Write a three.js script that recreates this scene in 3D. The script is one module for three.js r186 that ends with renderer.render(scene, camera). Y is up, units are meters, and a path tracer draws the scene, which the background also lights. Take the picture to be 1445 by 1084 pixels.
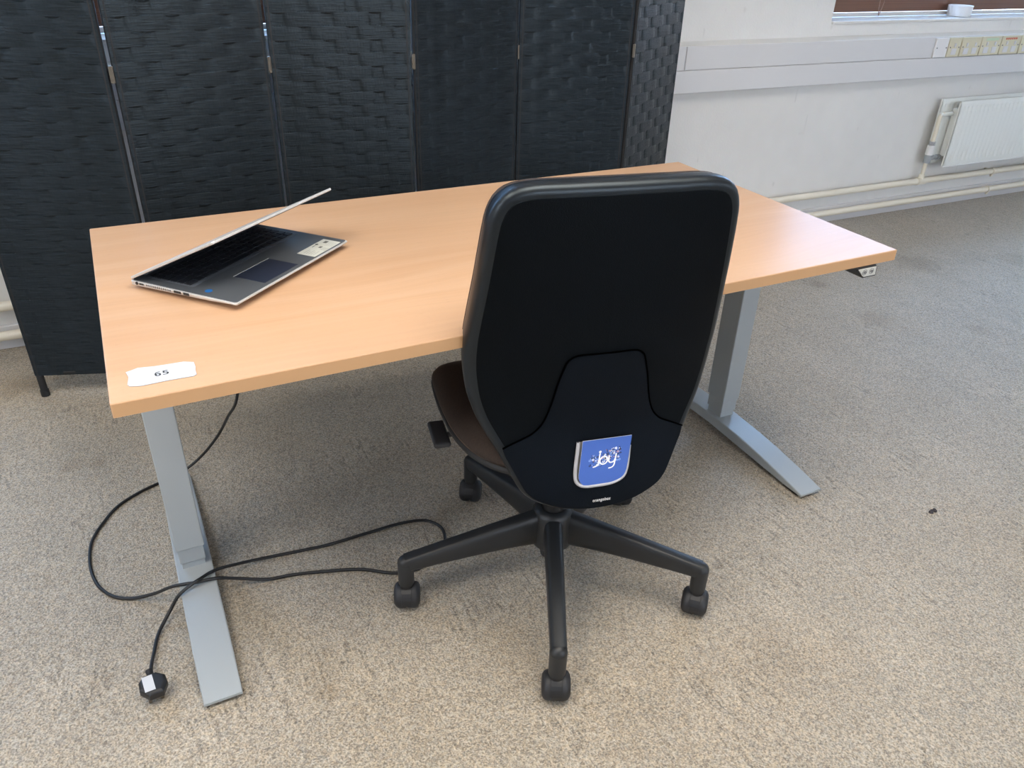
import * as THREE from 'three';
import { RoundedBoxGeometry } from 'three/addons/geometries/RoundedBoxGeometry.js';
import { mergeGeometries, mergeVertices, toCreasedNormals } from 'three/addons/utils/BufferGeometryUtils.js';
import { TextGeometry } from 'three/addons/geometries/TextGeometry.js';
import { FontLoader } from 'three/addons/loaders/FontLoader.js';
import { RectAreaLightUniformsLib } from 'three/addons/lights/RectAreaLightUniformsLib.js';

// ------------------------------------------------------------------ camera, sky, lamps, exposure
const scene = new THREE.Scene();
const camera = new THREE.PerspectiveCamera(2 * Math.atan(542 / 1106.757) * 180 / Math.PI, 1445 / 1084, 0.05, 200);
camera.position.set(-0.7286, 1.3318, 1.4919);
camera.rotation.set(-0.52966, -0.48108, 0.03207, 'YXZ');

const renderer = new THREE.WebGLRenderer({ antialias: true });
renderer.toneMapping = THREE.LinearToneMapping;
renderer.toneMappingExposure = 1.0;
renderer.shadowMap.enabled = true;
renderer.shadowMap.type = THREE.PCFSoftShadowMap;
RectAreaLightUniformsLib.init();

const clamp = (x, a, b) => Math.min(b, Math.max(a, x));
const SKY = 12;          // brightness of the cloudy daylight outside
const PANEL = 9.4;        // brightness of the ceiling panels
const PANEL_TINT = new THREE.Color(1.0, 0.92, 0.82);
{
  const w = 128, h = 64, d = new Float32Array(w * h * 4);
  for (let j = 0; j < h; j++) for (let i = 0; i < w; i++) {
    const el = (j + 0.5) / h * 2 - 1;                       // -1 straight down ... 1 straight up
    const t = Math.max(0, el), k = (j * w + i) * 4;
    const side = Math.sin((i + 0.5) / w * 2 * Math.PI - Math.PI);          // -1 beyond the back wall, +1 behind the camera
    const q = clamp((side + 0.75) / 0.75, 0, 1), haze = q * q * (3 - 2 * q) * (1 - 0.5 * t), b = 0.95 + 0.1 * t;   // deep blue away from the sun, hazy white on its side
    d[k] = b * (0.30 + 0.56 * haze); d[k + 1] = b * (0.56 + 0.31 * haze); d[k + 2] = b * (0.98 - 0.06 * haze); d[k + 3] = 1;
  }
  const sky = new THREE.DataTexture(d, w, h, THREE.RGBAFormat, THREE.FloatType);
  sky.mapping = THREE.EquirectangularReflectionMapping;
  sky.magFilter = sky.minFilter = THREE.LinearFilter;
  sky.needsUpdate = true;
  scene.background = sky;
  scene.backgroundIntensity = SKY;
}

// ------------------------------------------------------------------ helpers
let seedState = 20241;
function rnd() { seedState = (seedState * 1664525 + 1013904223) >>> 0; return seedState / 4294967296; }
function hash(x, y, s = 0) { let h = (x * 374761393 + y * 668265263 + s * 1442695041) | 0; h = Math.imul(h ^ (h >>> 13), 1274126177); return ((h ^ (h >>> 16)) >>> 0) / 4294967296; }
function vnoise(x, y, px, py, s = 0) {                       // value noise that repeats after px, py cells
  const xi = Math.floor(x), yi = Math.floor(y), fx = x - xi, fy = y - yi;
  const u = fx * fx * (3 - 2 * fx), v = fy * fy * (3 - 2 * fy);
  const m = (a, n) => ((a % n) + n) % n;
  const a = hash(m(xi, px), m(yi, py), s), b = hash(m(xi + 1, px), m(yi, py), s), c = hash(m(xi, px), m(yi + 1, py), s), e = hash(m(xi + 1, px), m(yi + 1, py), s);
  return a + (b - a) * u + (c - a) * v + (a - b - c + e) * u * v;
}
const lerp = (a, b, t) => a + (b - a) * t;
const smooth = (a, b, x) => { const t = clamp((x - a) / (b - a), 0, 1); return t * t * (3 - 2 * t); };
function table(rows, col) {                                  // piecewise linear look-up, rows sorted by their first entry
  return (x) => {
    if (x <= rows[0][0]) return rows[0][col];
    for (let i = 1; i < rows.length; i++) if (x <= rows[i][0]) return lerp(rows[i - 1][col], rows[i][col], (x - rows[i - 1][0]) / (rows[i][0] - rows[i - 1][0]));
    return rows[rows.length - 1][col];
  };
}
const lin = (hex) => { const c = new THREE.Color(hex); return [c.r, c.g, c.b]; };
const toSRGB = (x) => 255 * (x <= 0.0031308 ? 12.92 * x : 1.055 * Math.pow(x, 1 / 2.4) - 0.055);
function texture(w, h, fn, srgb, rx = 1, ry = 1) {           // fn(i, j) gives [r, g, b] 0..255 or one grey
  const d = new Uint8Array(w * h * 4);
  for (let j = 0; j < h; j++) for (let i = 0; i < w; i++) {
    const c = fn(i, j), k = (j * w + i) * 4;
    if (typeof c === 'number') d[k] = d[k + 1] = d[k + 2] = clamp(c, 0, 255); else { d[k] = clamp(c[0], 0, 255); d[k + 1] = clamp(c[1], 0, 255); d[k + 2] = clamp(c[2], 0, 255); }
    d[k + 3] = 255;
  }
  const t = new THREE.DataTexture(d, w, h, THREE.RGBAFormat);
  t.magFilter = THREE.LinearFilter; t.minFilter = THREE.LinearMipmapLinearFilter; t.generateMipmaps = true;
  t.wrapS = t.wrapT = THREE.RepeatWrapping; t.repeat.set(rx, ry);
  if (srgb) t.colorSpace = THREE.SRGBColorSpace;
  t.needsUpdate = true;
  return t;
}
function canvasTexture(w, h, draw) {
  const c = document.createElement('canvas'); c.width = w; c.height = h;
  draw(c.getContext('2d'), w, h);
  const t = new THREE.CanvasTexture(c); t.colorSpace = THREE.SRGBColorSpace;
  return t;
}
const std = (color, roughness = 0.6, more = {}) => new THREE.MeshStandardMaterial({ color, roughness, ...more });

const used = {};
function numbered(name) { const n = used[name] = (used[name] ?? -1) + 1; return n ? `${name}_${String(n).padStart(3, '0')}` : name; }
function tag(o, label, category, group) { o.userData.label = label; o.userData.category = category; if (group) o.userData.group = group; return o; }
function thing(name, label, category, pos = [0, 0, 0], turn = 0, group) {
  const o = new THREE.Group(); o.name = numbered(name); scene.add(o);
  o.position.set(...pos); o.rotation.y = turn;
  return tag(o, label, category, group);
}
function part(name, geometry, material, parent, label) {
  const m = new THREE.Mesh(Array.isArray(geometry) ? mergeGeometries(geometry.map((g) => g.index ? g.toNonIndexed() : g)) : geometry, material);
  m.name = name; parent.add(m);
  if (label) m.userData.label = label;
  return m;
}
function struct(name, geometry, material, parent = scene) {
  const m = new THREE.Mesh(Array.isArray(geometry) ? mergeGeometries(geometry.map((g) => g.index ? g.toNonIndexed() : g)) : geometry, material);
  m.name = name; m.userData.kind = 'structure'; parent.add(m);
  return m;
}
function box(w, h, d, x = 0, y = 0, z = 0, r = 0.002, seg = 2) {
  const g = r > 0 ? new RoundedBoxGeometry(w, h, d, seg, Math.min(r, w / 2.01, h / 2.01, d / 2.01)) : new THREE.BoxGeometry(w, h, d);
  g.translate(x, y, z); return g;
}
function cyl(r0, r1, h, x, y, z, seg = 24, axis = 'y') {      // r0 top, r1 bottom
  const g = new THREE.CylinderGeometry(r0, r1, h, seg);
  if (axis === 'x') g.rotateZ(Math.PI / 2); if (axis === 'z') g.rotateX(Math.PI / 2);
  g.translate(x, y, z); return g;
}
function tube(points, r, seg = 64, rs = 10, closed = false) {
  return new THREE.TubeGeometry(new THREE.CatmullRomCurve3(points.map((p) => new THREE.Vector3(...p)), closed, 'centripetal'), seg, r, rs, closed);
}
function gridGeometry(nu, nv, fn, flip = false, closeU = false) {       // fn(i, j) gives [x, y, z, u, v]
  const p = [], uv = [], ix = [];
  for (let j = 0; j <= nv; j++) for (let i = 0; i <= nu; i++) { const q = fn(i, j); p.push(q[0], q[1], q[2]); uv.push(q[3] ?? q[0], q[4] ?? q[1]); }
  for (let j = 0; j < nv; j++) for (let i = 0; i < nu; i++) {
    const a = j * (nu + 1) + i, b = a + 1, c = a + nu + 1, d = c + 1;
    if (flip) ix.push(a, c, b, b, c, d); else ix.push(a, b, c, b, d, c);
  }
  const g = new THREE.BufferGeometry();
  g.setAttribute('position', new THREE.Float32BufferAttribute(p, 3)); g.setAttribute('uv', new THREE.Float32BufferAttribute(uv, 2)); g.setIndex(ix);
  g.computeVertexNormals();
  if (closeU) {                                              // smooth over the seam
    const n = g.attributes.normal;
    for (let j = 0; j <= nv; j++) {
      const a = j * (nu + 1), b = a + nu, v = new THREE.Vector3(n.getX(a) + n.getX(b), n.getY(a) + n.getY(b), n.getZ(a) + n.getZ(b)).normalize();
      n.setXYZ(a, v.x, v.y, v.z); n.setXYZ(b, v.x, v.y, v.z);
    }
  }
  return g;
}
function extrude(pts, depth, bevel = 0, seg = 2) {            // outline in x, y pushed along +z
  const s = new THREE.Shape(pts.map((p) => new THREE.Vector2(p[0], p[1])));
  return new THREE.ExtrudeGeometry(s, { depth: depth - 2 * bevel, bevelEnabled: bevel > 0, bevelSize: bevel, bevelOffset: -bevel, bevelThickness: bevel, bevelSegments: seg, curveSegments: 8 }).translate(0, 0, bevel);
}

// ------------------------------------------------------------------ materials
const CARPET = 1.4, CN = 2048;
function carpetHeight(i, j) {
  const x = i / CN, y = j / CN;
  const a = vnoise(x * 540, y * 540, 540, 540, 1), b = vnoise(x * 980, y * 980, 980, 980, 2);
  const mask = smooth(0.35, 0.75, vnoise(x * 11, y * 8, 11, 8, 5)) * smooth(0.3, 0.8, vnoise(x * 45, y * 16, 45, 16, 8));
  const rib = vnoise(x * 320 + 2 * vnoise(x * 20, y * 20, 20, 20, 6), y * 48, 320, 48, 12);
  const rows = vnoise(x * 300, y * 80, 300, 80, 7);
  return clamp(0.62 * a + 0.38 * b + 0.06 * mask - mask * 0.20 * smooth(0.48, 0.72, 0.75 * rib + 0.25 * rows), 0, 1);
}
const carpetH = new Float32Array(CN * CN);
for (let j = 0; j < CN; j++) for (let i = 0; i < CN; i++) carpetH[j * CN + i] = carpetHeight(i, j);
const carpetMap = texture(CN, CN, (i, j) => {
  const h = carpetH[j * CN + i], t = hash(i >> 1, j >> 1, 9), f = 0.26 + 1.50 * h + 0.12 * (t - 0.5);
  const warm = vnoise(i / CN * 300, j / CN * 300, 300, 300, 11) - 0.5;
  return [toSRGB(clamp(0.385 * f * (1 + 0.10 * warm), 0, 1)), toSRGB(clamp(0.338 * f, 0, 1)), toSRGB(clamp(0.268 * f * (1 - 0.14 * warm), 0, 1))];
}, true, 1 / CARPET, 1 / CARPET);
const carpetBump = texture(CN, CN, (i, j) => 255 * carpetH[j * CN + i], false, 1 / CARPET, 1 / CARPET);
const M = {};
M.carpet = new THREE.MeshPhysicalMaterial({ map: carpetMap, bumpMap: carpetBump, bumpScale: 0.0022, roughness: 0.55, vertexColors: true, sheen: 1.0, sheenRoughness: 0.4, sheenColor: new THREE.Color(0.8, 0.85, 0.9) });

const woodMap = texture(2048, 1024, (i, j) => {
  const x = i / 2048, y = j / 1024;
  const warp = vnoise(x * 4, y * 6, 4, 6, 21) * 0.9 + vnoise(x * 12, y * 20, 12, 20, 22) * 0.2;
  const broad = vnoise(x * 3, y * 26 + warp * 4, 3, 1000, 23), line = vnoise(x * 6, y * 150 + warp * 10, 6, 10000, 24), fleck = vnoise(x * 170, y * 520, 170, 520, 25);
  const cloud = vnoise(x * 5, y * 4, 5, 4, 26);
  let f = 1 + 0.06 * (broad - 0.5) + 0.04 * (line - 0.5) + 0.09 * (cloud - 0.5) - (fleck > 0.86 ? 0.07 * (fleck - 0.86) / 0.14 : 0);
  const r = broad - 0.5;
  return [toSRGB(0.585 * f), toSRGB(0.372 * f * (1 + 0.05 * r)), toSRGB(0.232 * f * (1 + 0.10 * r))];
}, true);
M.desktop = new THREE.MeshPhysicalMaterial({ map: woodMap, roughness: 0.30, specularIntensity: 0.17 });
M.edge = std(new THREE.Color(0.56, 0.33, 0.165), 0.5);
const paintBump = texture(512, 512, (i, j) => 255 * (0.5 * vnoise(i / 6, j / 6, 86, 86, 31) + 0.5 * vnoise(i / 512 * 20, j / 512 * 20, 20, 20, 32)), false, 2, 2);
const paintMap = texture(1024, 1024, (i, j) => {
  const x = i / 1024, y = j / 1024, f = 0.97 + 0.05 * vnoise(x * 7, y * 7, 7, 7, 33) + 0.03 * (vnoise(x * 40, y * 40, 40, 40, 34) - 0.5) - 0.10 * smooth(0.93, 0.99, vnoise(x * 60, y * 25, 60, 25, 35));
  return [toSRGB(0.765 * f), toSRGB(0.76 * f), toSRGB(0.74 * f)];
}, true, 0.5, 0.5);
M.wall = std('#ffffff', 0.55, { map: paintMap, bumpMap: paintBump, bumpScale: 0.0005 });
M.ceiling = std(new THREE.Color(0.78, 0.77, 0.74), 0.9);
M.trim = std(new THREE.Color(0.68, 0.68, 0.69), 0.3);
M.sill = std(new THREE.Color(0.75, 0.74, 0.71), 0.22);
M.pipe = std(new THREE.Color(0.80, 0.75, 0.63), 0.35);
M.radiator = std(new THREE.Color(0.80, 0.82, 0.79), 0.35);
M.ground = std(new THREE.Color(0.30, 0.30, 0.29), 0.95);
const timberMap = texture(512, 256, (i, j) => {
  const f = 0.75 + 0.5 * vnoise(i / 512 * 5, j / 256 * 60, 5, 60, 41);
  return [toSRGB(0.165 * f), toSRGB(0.075 * f), toSRGB(0.042 * f)];
}, true, 1, 2);
M.timber = std('#ffffff', 0.3, { map: timberMap });
M.glass = new THREE.MeshPhysicalMaterial({ color: '#ffffff', transmission: 1, thickness: 0, roughness: 0, ior: 1.5 });
M.silver = std(new THREE.Color(0.38, 0.415, 0.43), 0.36, { metalness: 0.1 });
M.silverDark = std(new THREE.Color(0.36, 0.39, 0.41), 0.45, { metalness: 0.15 });
M.black = std(new THREE.Color(0.013, 0.014, 0.016), 0.45);
M.blackSoft = std(new THREE.Color(0.012, 0.013, 0.015), 0.7);
const plasticBump = texture(256, 256, (i, j) => 255 * hash(i, j, 51), false, 6, 6);
M.shell = new THREE.MeshPhysicalMaterial({ color: new THREE.Color(0.0020, 0.0025, 0.0034), roughness: 0.6, specularIntensity: 0.2, specularColor: new THREE.Color(0.7, 0.88, 1.0), bumpMap: plasticBump, bumpScale: 0.0002 });
M.cover = new THREE.MeshPhysicalMaterial({ color: new THREE.Color(0.0028, 0.0036, 0.0058), roughness: 0.58, specularIntensity: 0.24, specularColor: new THREE.Color(0.65, 0.85, 1.0), bumpMap: plasticBump, bumpScale: 0.0002 });
M.rim = new THREE.MeshPhysicalMaterial({ color: new THREE.Color(0.007, 0.008, 0.010), roughness: 0.36, specularIntensity: 0.9, specularColor: new THREE.Color(0.75, 0.9, 1.0) });
M.base = std(new THREE.Color(0.016, 0.018, 0.020), 0.42);
M.tyre = std(new THREE.Color(0.018, 0.019, 0.022), 0.55);
const fabricMap = texture(512, 512, (i, j) => { const f = 0.7 + 0.6 * hash(i, j, 61) * vnoise(i / 4, j / 4, 128, 128, 62); return [toSRGB(0.034 * f), toSRGB(0.022 * f), toSRGB(0.016 * f)]; }, true, 4, 4);
M.fabric = new THREE.MeshPhysicalMaterial({ map: fabricMap, roughness: 0.95, sheen: 1, sheenRoughness: 0.4, sheenColor: new THREE.Color(0.42, 0.28, 0.20) });
function fibre(horizontal, seed) {
  return (i, j) => { const a = horizontal ? i : j, b = horizontal ? j : i; return 0.5 * vnoise(a / 512 * 7, b / 512 * 110, 7, 110, seed) + 0.3 * vnoise(a / 512 * 16, b / 512 * 256, 16, 256, seed + 1) + 0.2 * vnoise(a / 512 * 60, b / 512 * 30, 60, 30, seed + 2); };
}
function strand(horizontal, seed, lo, hi) {
  const f = fibre(horizontal, seed);
  const map = texture(512, 512, (i, j) => { const h = smooth(0.15, 0.85, f(i, j)), g = lerp(lo, hi, h); return [toSRGB(g * 0.80), toSRGB(g), toSRGB(g * 1.25)]; }, true, 4, 4);
  const bump = texture(512, 512, (i, j) => 255 * f(i, j), false, 4, 4);
  return new THREE.MeshPhysicalMaterial({ map, bumpMap: bump, bumpScale: 0.0008, roughness: 0.40, specularIntensity: 0.75, specularColor: new THREE.Color(0.66, 0.86, 1.0), anisotropy: 0.75, anisotropyRotation: horizontal ? Math.PI / 2 : 0 });
}
M.band = strand(true, 71, 0.006, 0.016);
M.upright = strand(false, 75, 0.003, 0.008);
M.brass = std(new THREE.Color(0.20, 0.18, 0.15), 0.4, { metalness: 0.9 });
M.cream = std(new THREE.Color(0.66, 0.62, 0.46), 0.4);
M.white = std(new THREE.Color(0.78, 0.78, 0.78), 0.5);
M.grey = std(new THREE.Color(0.20, 0.20, 0.20), 0.5);
M.chrome = std(new THREE.Color(0.6, 0.6, 0.62), 0.25, { metalness: 1 });
M.laptopShell = std(new THREE.Color(0.62, 0.62, 0.61), 0.32, { metalness: 0.3 });
M.laptopDeck = std(new THREE.Color(0.125, 0.14, 0.16), 0.36, { metalness: 0.3 });
M.key = std(new THREE.Color(0.022, 0.026, 0.034), 0.45);
M.screenGlass = std(new THREE.Color(0.006, 0.007, 0.008), 0.3);
M.cable = std(new THREE.Color(0.010, 0.011, 0.013), 0.45);

// ------------------------------------------------------------------ room: floor, walls, ceiling
const AL = -1.19138 * Math.PI / 180, X0 = -3.4, X1 = 5.6, Z1 = 4.6, CEIL = 2.75;
const wallFrame = (name, label, category, u, y, w, group) => {   // a thing whose x runs along the back wall and whose z points into the room
  const o = thing(name, label, category, [0, 0, 0], AL, group);
  o.position.set(u * Math.cos(AL) + w * Math.sin(AL), y, -1.454 - u * Math.sin(AL) + w * Math.cos(AL));
  return o;
};
const onWall = (o) => { o.position.set(0, 0, -1.454); o.rotation.y = AL; return o; };
{
  const nx = 440, nz = 310, z0 = -1.7;
  const spots = [[-0.557, 0.417, 0.022, 0.75], [0.138, 0.236, 0.07, 0.82], [0.19, 0.26, 0.05, 0.8], [-1.135, -1.157, 0.10, 0.8], [-1.4, -0.75, 0.18, 0.72], [-0.963, 0.2, 0.03, 0.85], [0.14, 0.713, 0.03, 0.88], [-1.0, -0.62, 0.04, 0.85], [-0.93, -0.6, 0.03, 0.8], [1.9, -0.4, 0.1, 0.85], [2.6, -0.75, 0.14, 0.85], [2.2, -0.15, 0.06, 0.86], [3.1, -0.6, 0.12, 0.85], [1.95, -0.75, 0.05, 0.75], [0.098, 0.397, 0.012, 0.7], [0.3, 0.75, 0.1, 0.92], [-0.17, 0.5, 0.12, 0.92], [2.5, 0.1, 0.03, 0.7]];
  const g = gridGeometry(nx, nz, (i, j) => { const x = lerp(X0 - 0.1, X1 + 0.1, i / nx), z = lerp(z0, Z1 + 0.1, j / nz); return [x, 0, z, x, -z]; }, true);
  const c = [];
  for (let j = 0; j <= nz; j++) for (let i = 0; i <= nx; i++) {
    const x = lerp(X0 - 0.1, X1 + 0.1, i / nx), z = lerp(z0, Z1 + 0.1, j / nz);
    let f = 0.94 + 0.12 * vnoise(x * 2.1, z * 2.1, 1000, 1000, 91) * vnoise(x * 7, z * 7, 1000, 1000, 92) + 0.08 * (vnoise(x * 14, z * 5, 1000, 1000, 93) - 0.5);
    let brown = 0;
    for (const [sx, sz, r, k] of spots) { const d = Math.hypot(x - sx, z - sz) / r * (0.7 + 0.6 * vnoise(x * 30, z * 30, 1000, 1000, 94)); const t = 1 - smooth(0.3, 1.1, d); f *= lerp(1, k, t); brown += t * (1 - k); }
    brown += 0.10 * smooth(0.55, 0.9, vnoise(x * 2.6 + 9, z * 2.6, 1000, 1000, 95));
    c.push(f, f * (1 - 0.22 * brown), f * (1 - 0.5 * brown));
  }
  g.setAttribute('color', new THREE.Float32BufferAttribute(c, 3));
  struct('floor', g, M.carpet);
  struct('subfloor', box(X1 - X0 + 0.6, 0.2, Z1 + 2.4, (X0 + X1) / 2, -0.102, (Z1 - 1.75) / 2, 0), M.ground);
  struct('ceiling', box(X1 - X0 + 0.6, 0.2, Z1 + 2.4, (X0 + X1) / 2, CEIL + 0.1, (Z1 - 1.75) / 2, 0), M.ceiling);
  struct('ground', box(120, 0.2, 120, 0, -3.3, 0, 0), M.ground);
}
const SILL = 0.985, HEAD = 2.58;
function wallWithOpenings(name, length, holes, thick, place) {    // outline in u, y; the inner face at z = 0, thickness behind it
  const s = new THREE.Shape([new THREE.Vector2(length[0], 0), new THREE.Vector2(length[1], 0), new THREE.Vector2(length[1], CEIL), new THREE.Vector2(length[0], CEIL)]);
  for (const [a, b, lo, hi] of holes) s.holes.push(new THREE.Path([new THREE.Vector2(a, lo), new THREE.Vector2(a, hi), new THREE.Vector2(b, hi), new THREE.Vector2(b, lo)]));
  const g = new THREE.ExtrudeGeometry(s, { depth: thick, bevelEnabled: false });
  g.translate(0, 0, -thick);
  return place(struct(name, g, M.wall));
}
let windowCount = 0;
function windowIn(a, b, lo, hi, depth, place, panes) {            // timber frame set back in the opening, its glass, and a painted sill board
  const w = place(struct(`window_${++windowCount}`, [box(b - a - 0.004, 0.055, 0.07, (a + b) / 2, hi - 0.03, -depth - 0.035, 0.004), box(b - a - 0.004, 0.125, 0.07, (a + b) / 2, lo + 0.0845, -depth - 0.035, 0.004),
    box(0.06, hi - lo - 0.03, 0.07, a + 0.032, (lo + hi) / 2, -depth - 0.035, 0.004), box(0.06, hi - lo - 0.03, 0.07, b - 0.032, (lo + hi) / 2, -depth - 0.035, 0.004)], M.timber));
  const step = (b - a - 0.06) / panes;
  for (let i = 0; i < panes; i++) {
    const c = a + 0.03 + step * (i + 0.5);
    part('pane', box(step - 0.04, hi - lo - 0.195, 0.004, c, (lo + 0.14 + hi - 0.05) / 2, -depth - 0.035, 0), M.glass, w);
    if (i) part('mullion', box(0.05, hi - lo - 0.195, 0.066, c - step / 2, (lo + 0.14 + hi - 0.05) / 2, -depth - 0.035, 0.004), M.timber, w);
  }
  part('bead', box(b - a - 0.004, 0.018, 0.012, (a + b) / 2, lo + 0.012, -depth + 0.006, 0.003), M.trim, w, 'painted bead along the foot of the window frame');
  part('window_sill', box(b - a - 0.004, 0.012, depth + 0.02, (a + b) / 2, lo - 0.004, -depth / 2 + 0.002, 0.003), M.sill, w);
  return w;
}
const W1 = [2.393, 5.45], W2 = [-1.95, 0.2];
wallWithOpenings('wall_back', [X0 - 0.3, X1 + 0.3], [[...W1, SILL, HEAD], [...W2, SILL, HEAD]], 0.3, onWall);
windowIn(...W1, SILL, HEAD, 0.15, onWall, 2);
windowIn(...W2, SILL, HEAD, 0.15, onWall, 2);
const atFront = (o) => { o.position.set(0, 0, Z1); o.rotation.y = Math.PI; return o; };
wallWithOpenings('wall_front', [-X1 - 0.3, -X0 + 0.3], [[-5.0, -3.4, SILL, HEAD], [-1.3, 0.2, SILL, HEAD]], 0.3, atFront);
windowIn(-5.0, -3.4, SILL, HEAD, 0.15, atFront, 2);
windowIn(-1.3, 0.2, SILL, HEAD, 0.15, atFront, 2);
const atLeft = (o) => { o.position.set(X0, 0, 0); o.rotation.y = Math.PI / 2; return o; };
wallWithOpenings('wall_left', [-Z1 - 0.3, 1.75], [[-1.7, -0.7, SILL, HEAD]], 0.3, atLeft);
windowIn(-1.7, -0.7, SILL, HEAD, 0.15, atLeft, 2);
const atRight = (o) => { o.position.set(X1, 0, 0); o.rotation.y = -Math.PI / 2; return o; };
wallWithOpenings('wall_right', [-1.75, Z1 + 0.3], [], 0.3, atRight);
onWall(struct('baseboard_back', box(X1 - X0, 0.085, 0.016, (X0 + X1) / 2, 0.0425, 0.009, 0.003), M.trim));

// ceiling lamps: flush panels with their own light, above the picture
for (const [i, [x, z, where]] of [[-1.6, 0.95, 'on the left above the camera'], [0.15, 0.95, 'on the right above the chair']].entries()) {
  const o = thing('ceiling_light', `flat square ceiling light panel ${where}`, 'ceiling light', [x, CEIL, z], 0, 'ceiling light panels');
  part('frame', [box(1.24, 0.03, 0.03, 0, -0.016, 0.61, 0.003), box(1.24, 0.03, 0.03, 0, -0.016, -0.61, 0.003), box(0.03, 0.03, 1.19, 0.605, -0.016, 0, 0.003), box(0.03, 0.03, 1.19, -0.605, -0.016, 0, 0.003)], M.trim, o);
  part('diffuser', box(1.19, 0.012, 1.19, 0, -0.01, 0, 0), std('#ffffff', 0.6, { emissive: PANEL_TINT, emissiveIntensity: 1.6 }), o);
  const l = new THREE.RectAreaLight(PANEL_TINT, PANEL, 1.15, 1.15);
  l.position.set(0, -0.036, 0); l.rotation.x = -Math.PI / 2; l.castShadow = true; o.add(l);
}

// ------------------------------------------------------------------ back wall fittings
{
  const o = wallFrame('cable_trunking', 'long white two-compartment cable trunking running along the wall below the windows', 'cable trunking', 0, 0, 0);
  const len = X1 - X0 - 0.3, cx = (X0 + X1) / 2;
  part('backing', box(len, 0.194, 0.05, cx, 0.813, 0.026, 0.003), M.trim, o);
  part('sloped_top', extrude([[-0.001, 0.9095], [-0.0585, 0.9075], [-0.0585, 0.9105], [-0.001, 0.9215]], len, 0.0004).rotateY(Math.PI / 2).translate(cx - len / 2, 0, 0), M.sill, o);
  part('cover', box(1.543 - X0 - 0.2, 0.096, 0.010, (1.543 + X0 + 0.2) / 2, 0.862, 0.055, 0.003), M.trim, o);
  part('cover', box(X1 - 0.15 - 1.546, 0.096, 0.010, (1.546 + X1 - 0.15) / 2, 0.862, 0.055, 0.003), M.trim, o);
  part('cover', box(len, 0.094, 0.010, cx, 0.7655, 0.055, 0.003), M.trim, o);
}
const screwGeo = cyl(0.0035, 0.0035, 0.002, 0, 0, 0.0112, 10, 'z');
const plates = [
  [3.052, 0.092, M.white, 'blank', 'plain white blanking plate on the wall trunking, first of the row of plates'],
  [3.148, 0.088, M.cream, 'single', 'narrow cream single outlet plate beside the white blanking plate'],
  [3.241, 0.143, M.cream, 'double', 'cream double outlet plate just right of the narrow outlet plate'],
  [3.389, 0.149, M.cream, 'strip', 'cream double outlet plate with a pale green label strip'],
  [3.543, 0.149, M.cream, 'red', 'cream double outlet plate with red lettering along its top'],
  [3.697, 0.149, M.cream, 'double', 'cream double outlet plate at the right edge of the photo'],
];
for (const [u, w, mat, kind, label] of plates) {
  const o = wallFrame('outlet_plate', label, 'socket', u + w / 2, 0.860, 0.0605, 'outlet plates on the wall trunking');
  part('plate', box(w - 0.003, 0.090, 0.0105, 0, 0, 0.0052, 0.003), mat, o);
  for (const s of [-1, 1]) part('screw', screwGeo, M.grey, o).position.x = s * (w / 2 - 0.013);
  if (kind === 'blank') continue;
  const n = kind === 'single' ? 1 : 2;
  for (let k = 0; k < n; k++) {
    const x = n === 1 ? 0 : (k - 0.5) * 0.062;
    part('socket_face', box(0.036, 0.030, 0.003, x, -0.020, 0.0112, 0.002), M.trim, o);
    part('switch', box(0.012, 0.018, 0.006, x, 0.010, 0.012, 0.002), M.trim, o);
  }
  if (kind === 'strip') part('label_strip', box(w * 0.62, 0.012, 0.0008, 0.004, 0.031, 0.0108, 0), std(new THREE.Color(0.55, 0.68, 0.5), 0.5), o);
  if (kind === 'red') for (let k = 0; k < 6; k++) part('red_mark', box(0.011, 0.009, 0.0008, -0.042 + k * 0.0155, 0.031, 0.0108, 0), std(new THREE.Color(0.62, 0.14, 0.08), 0.5), o);
}
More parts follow.
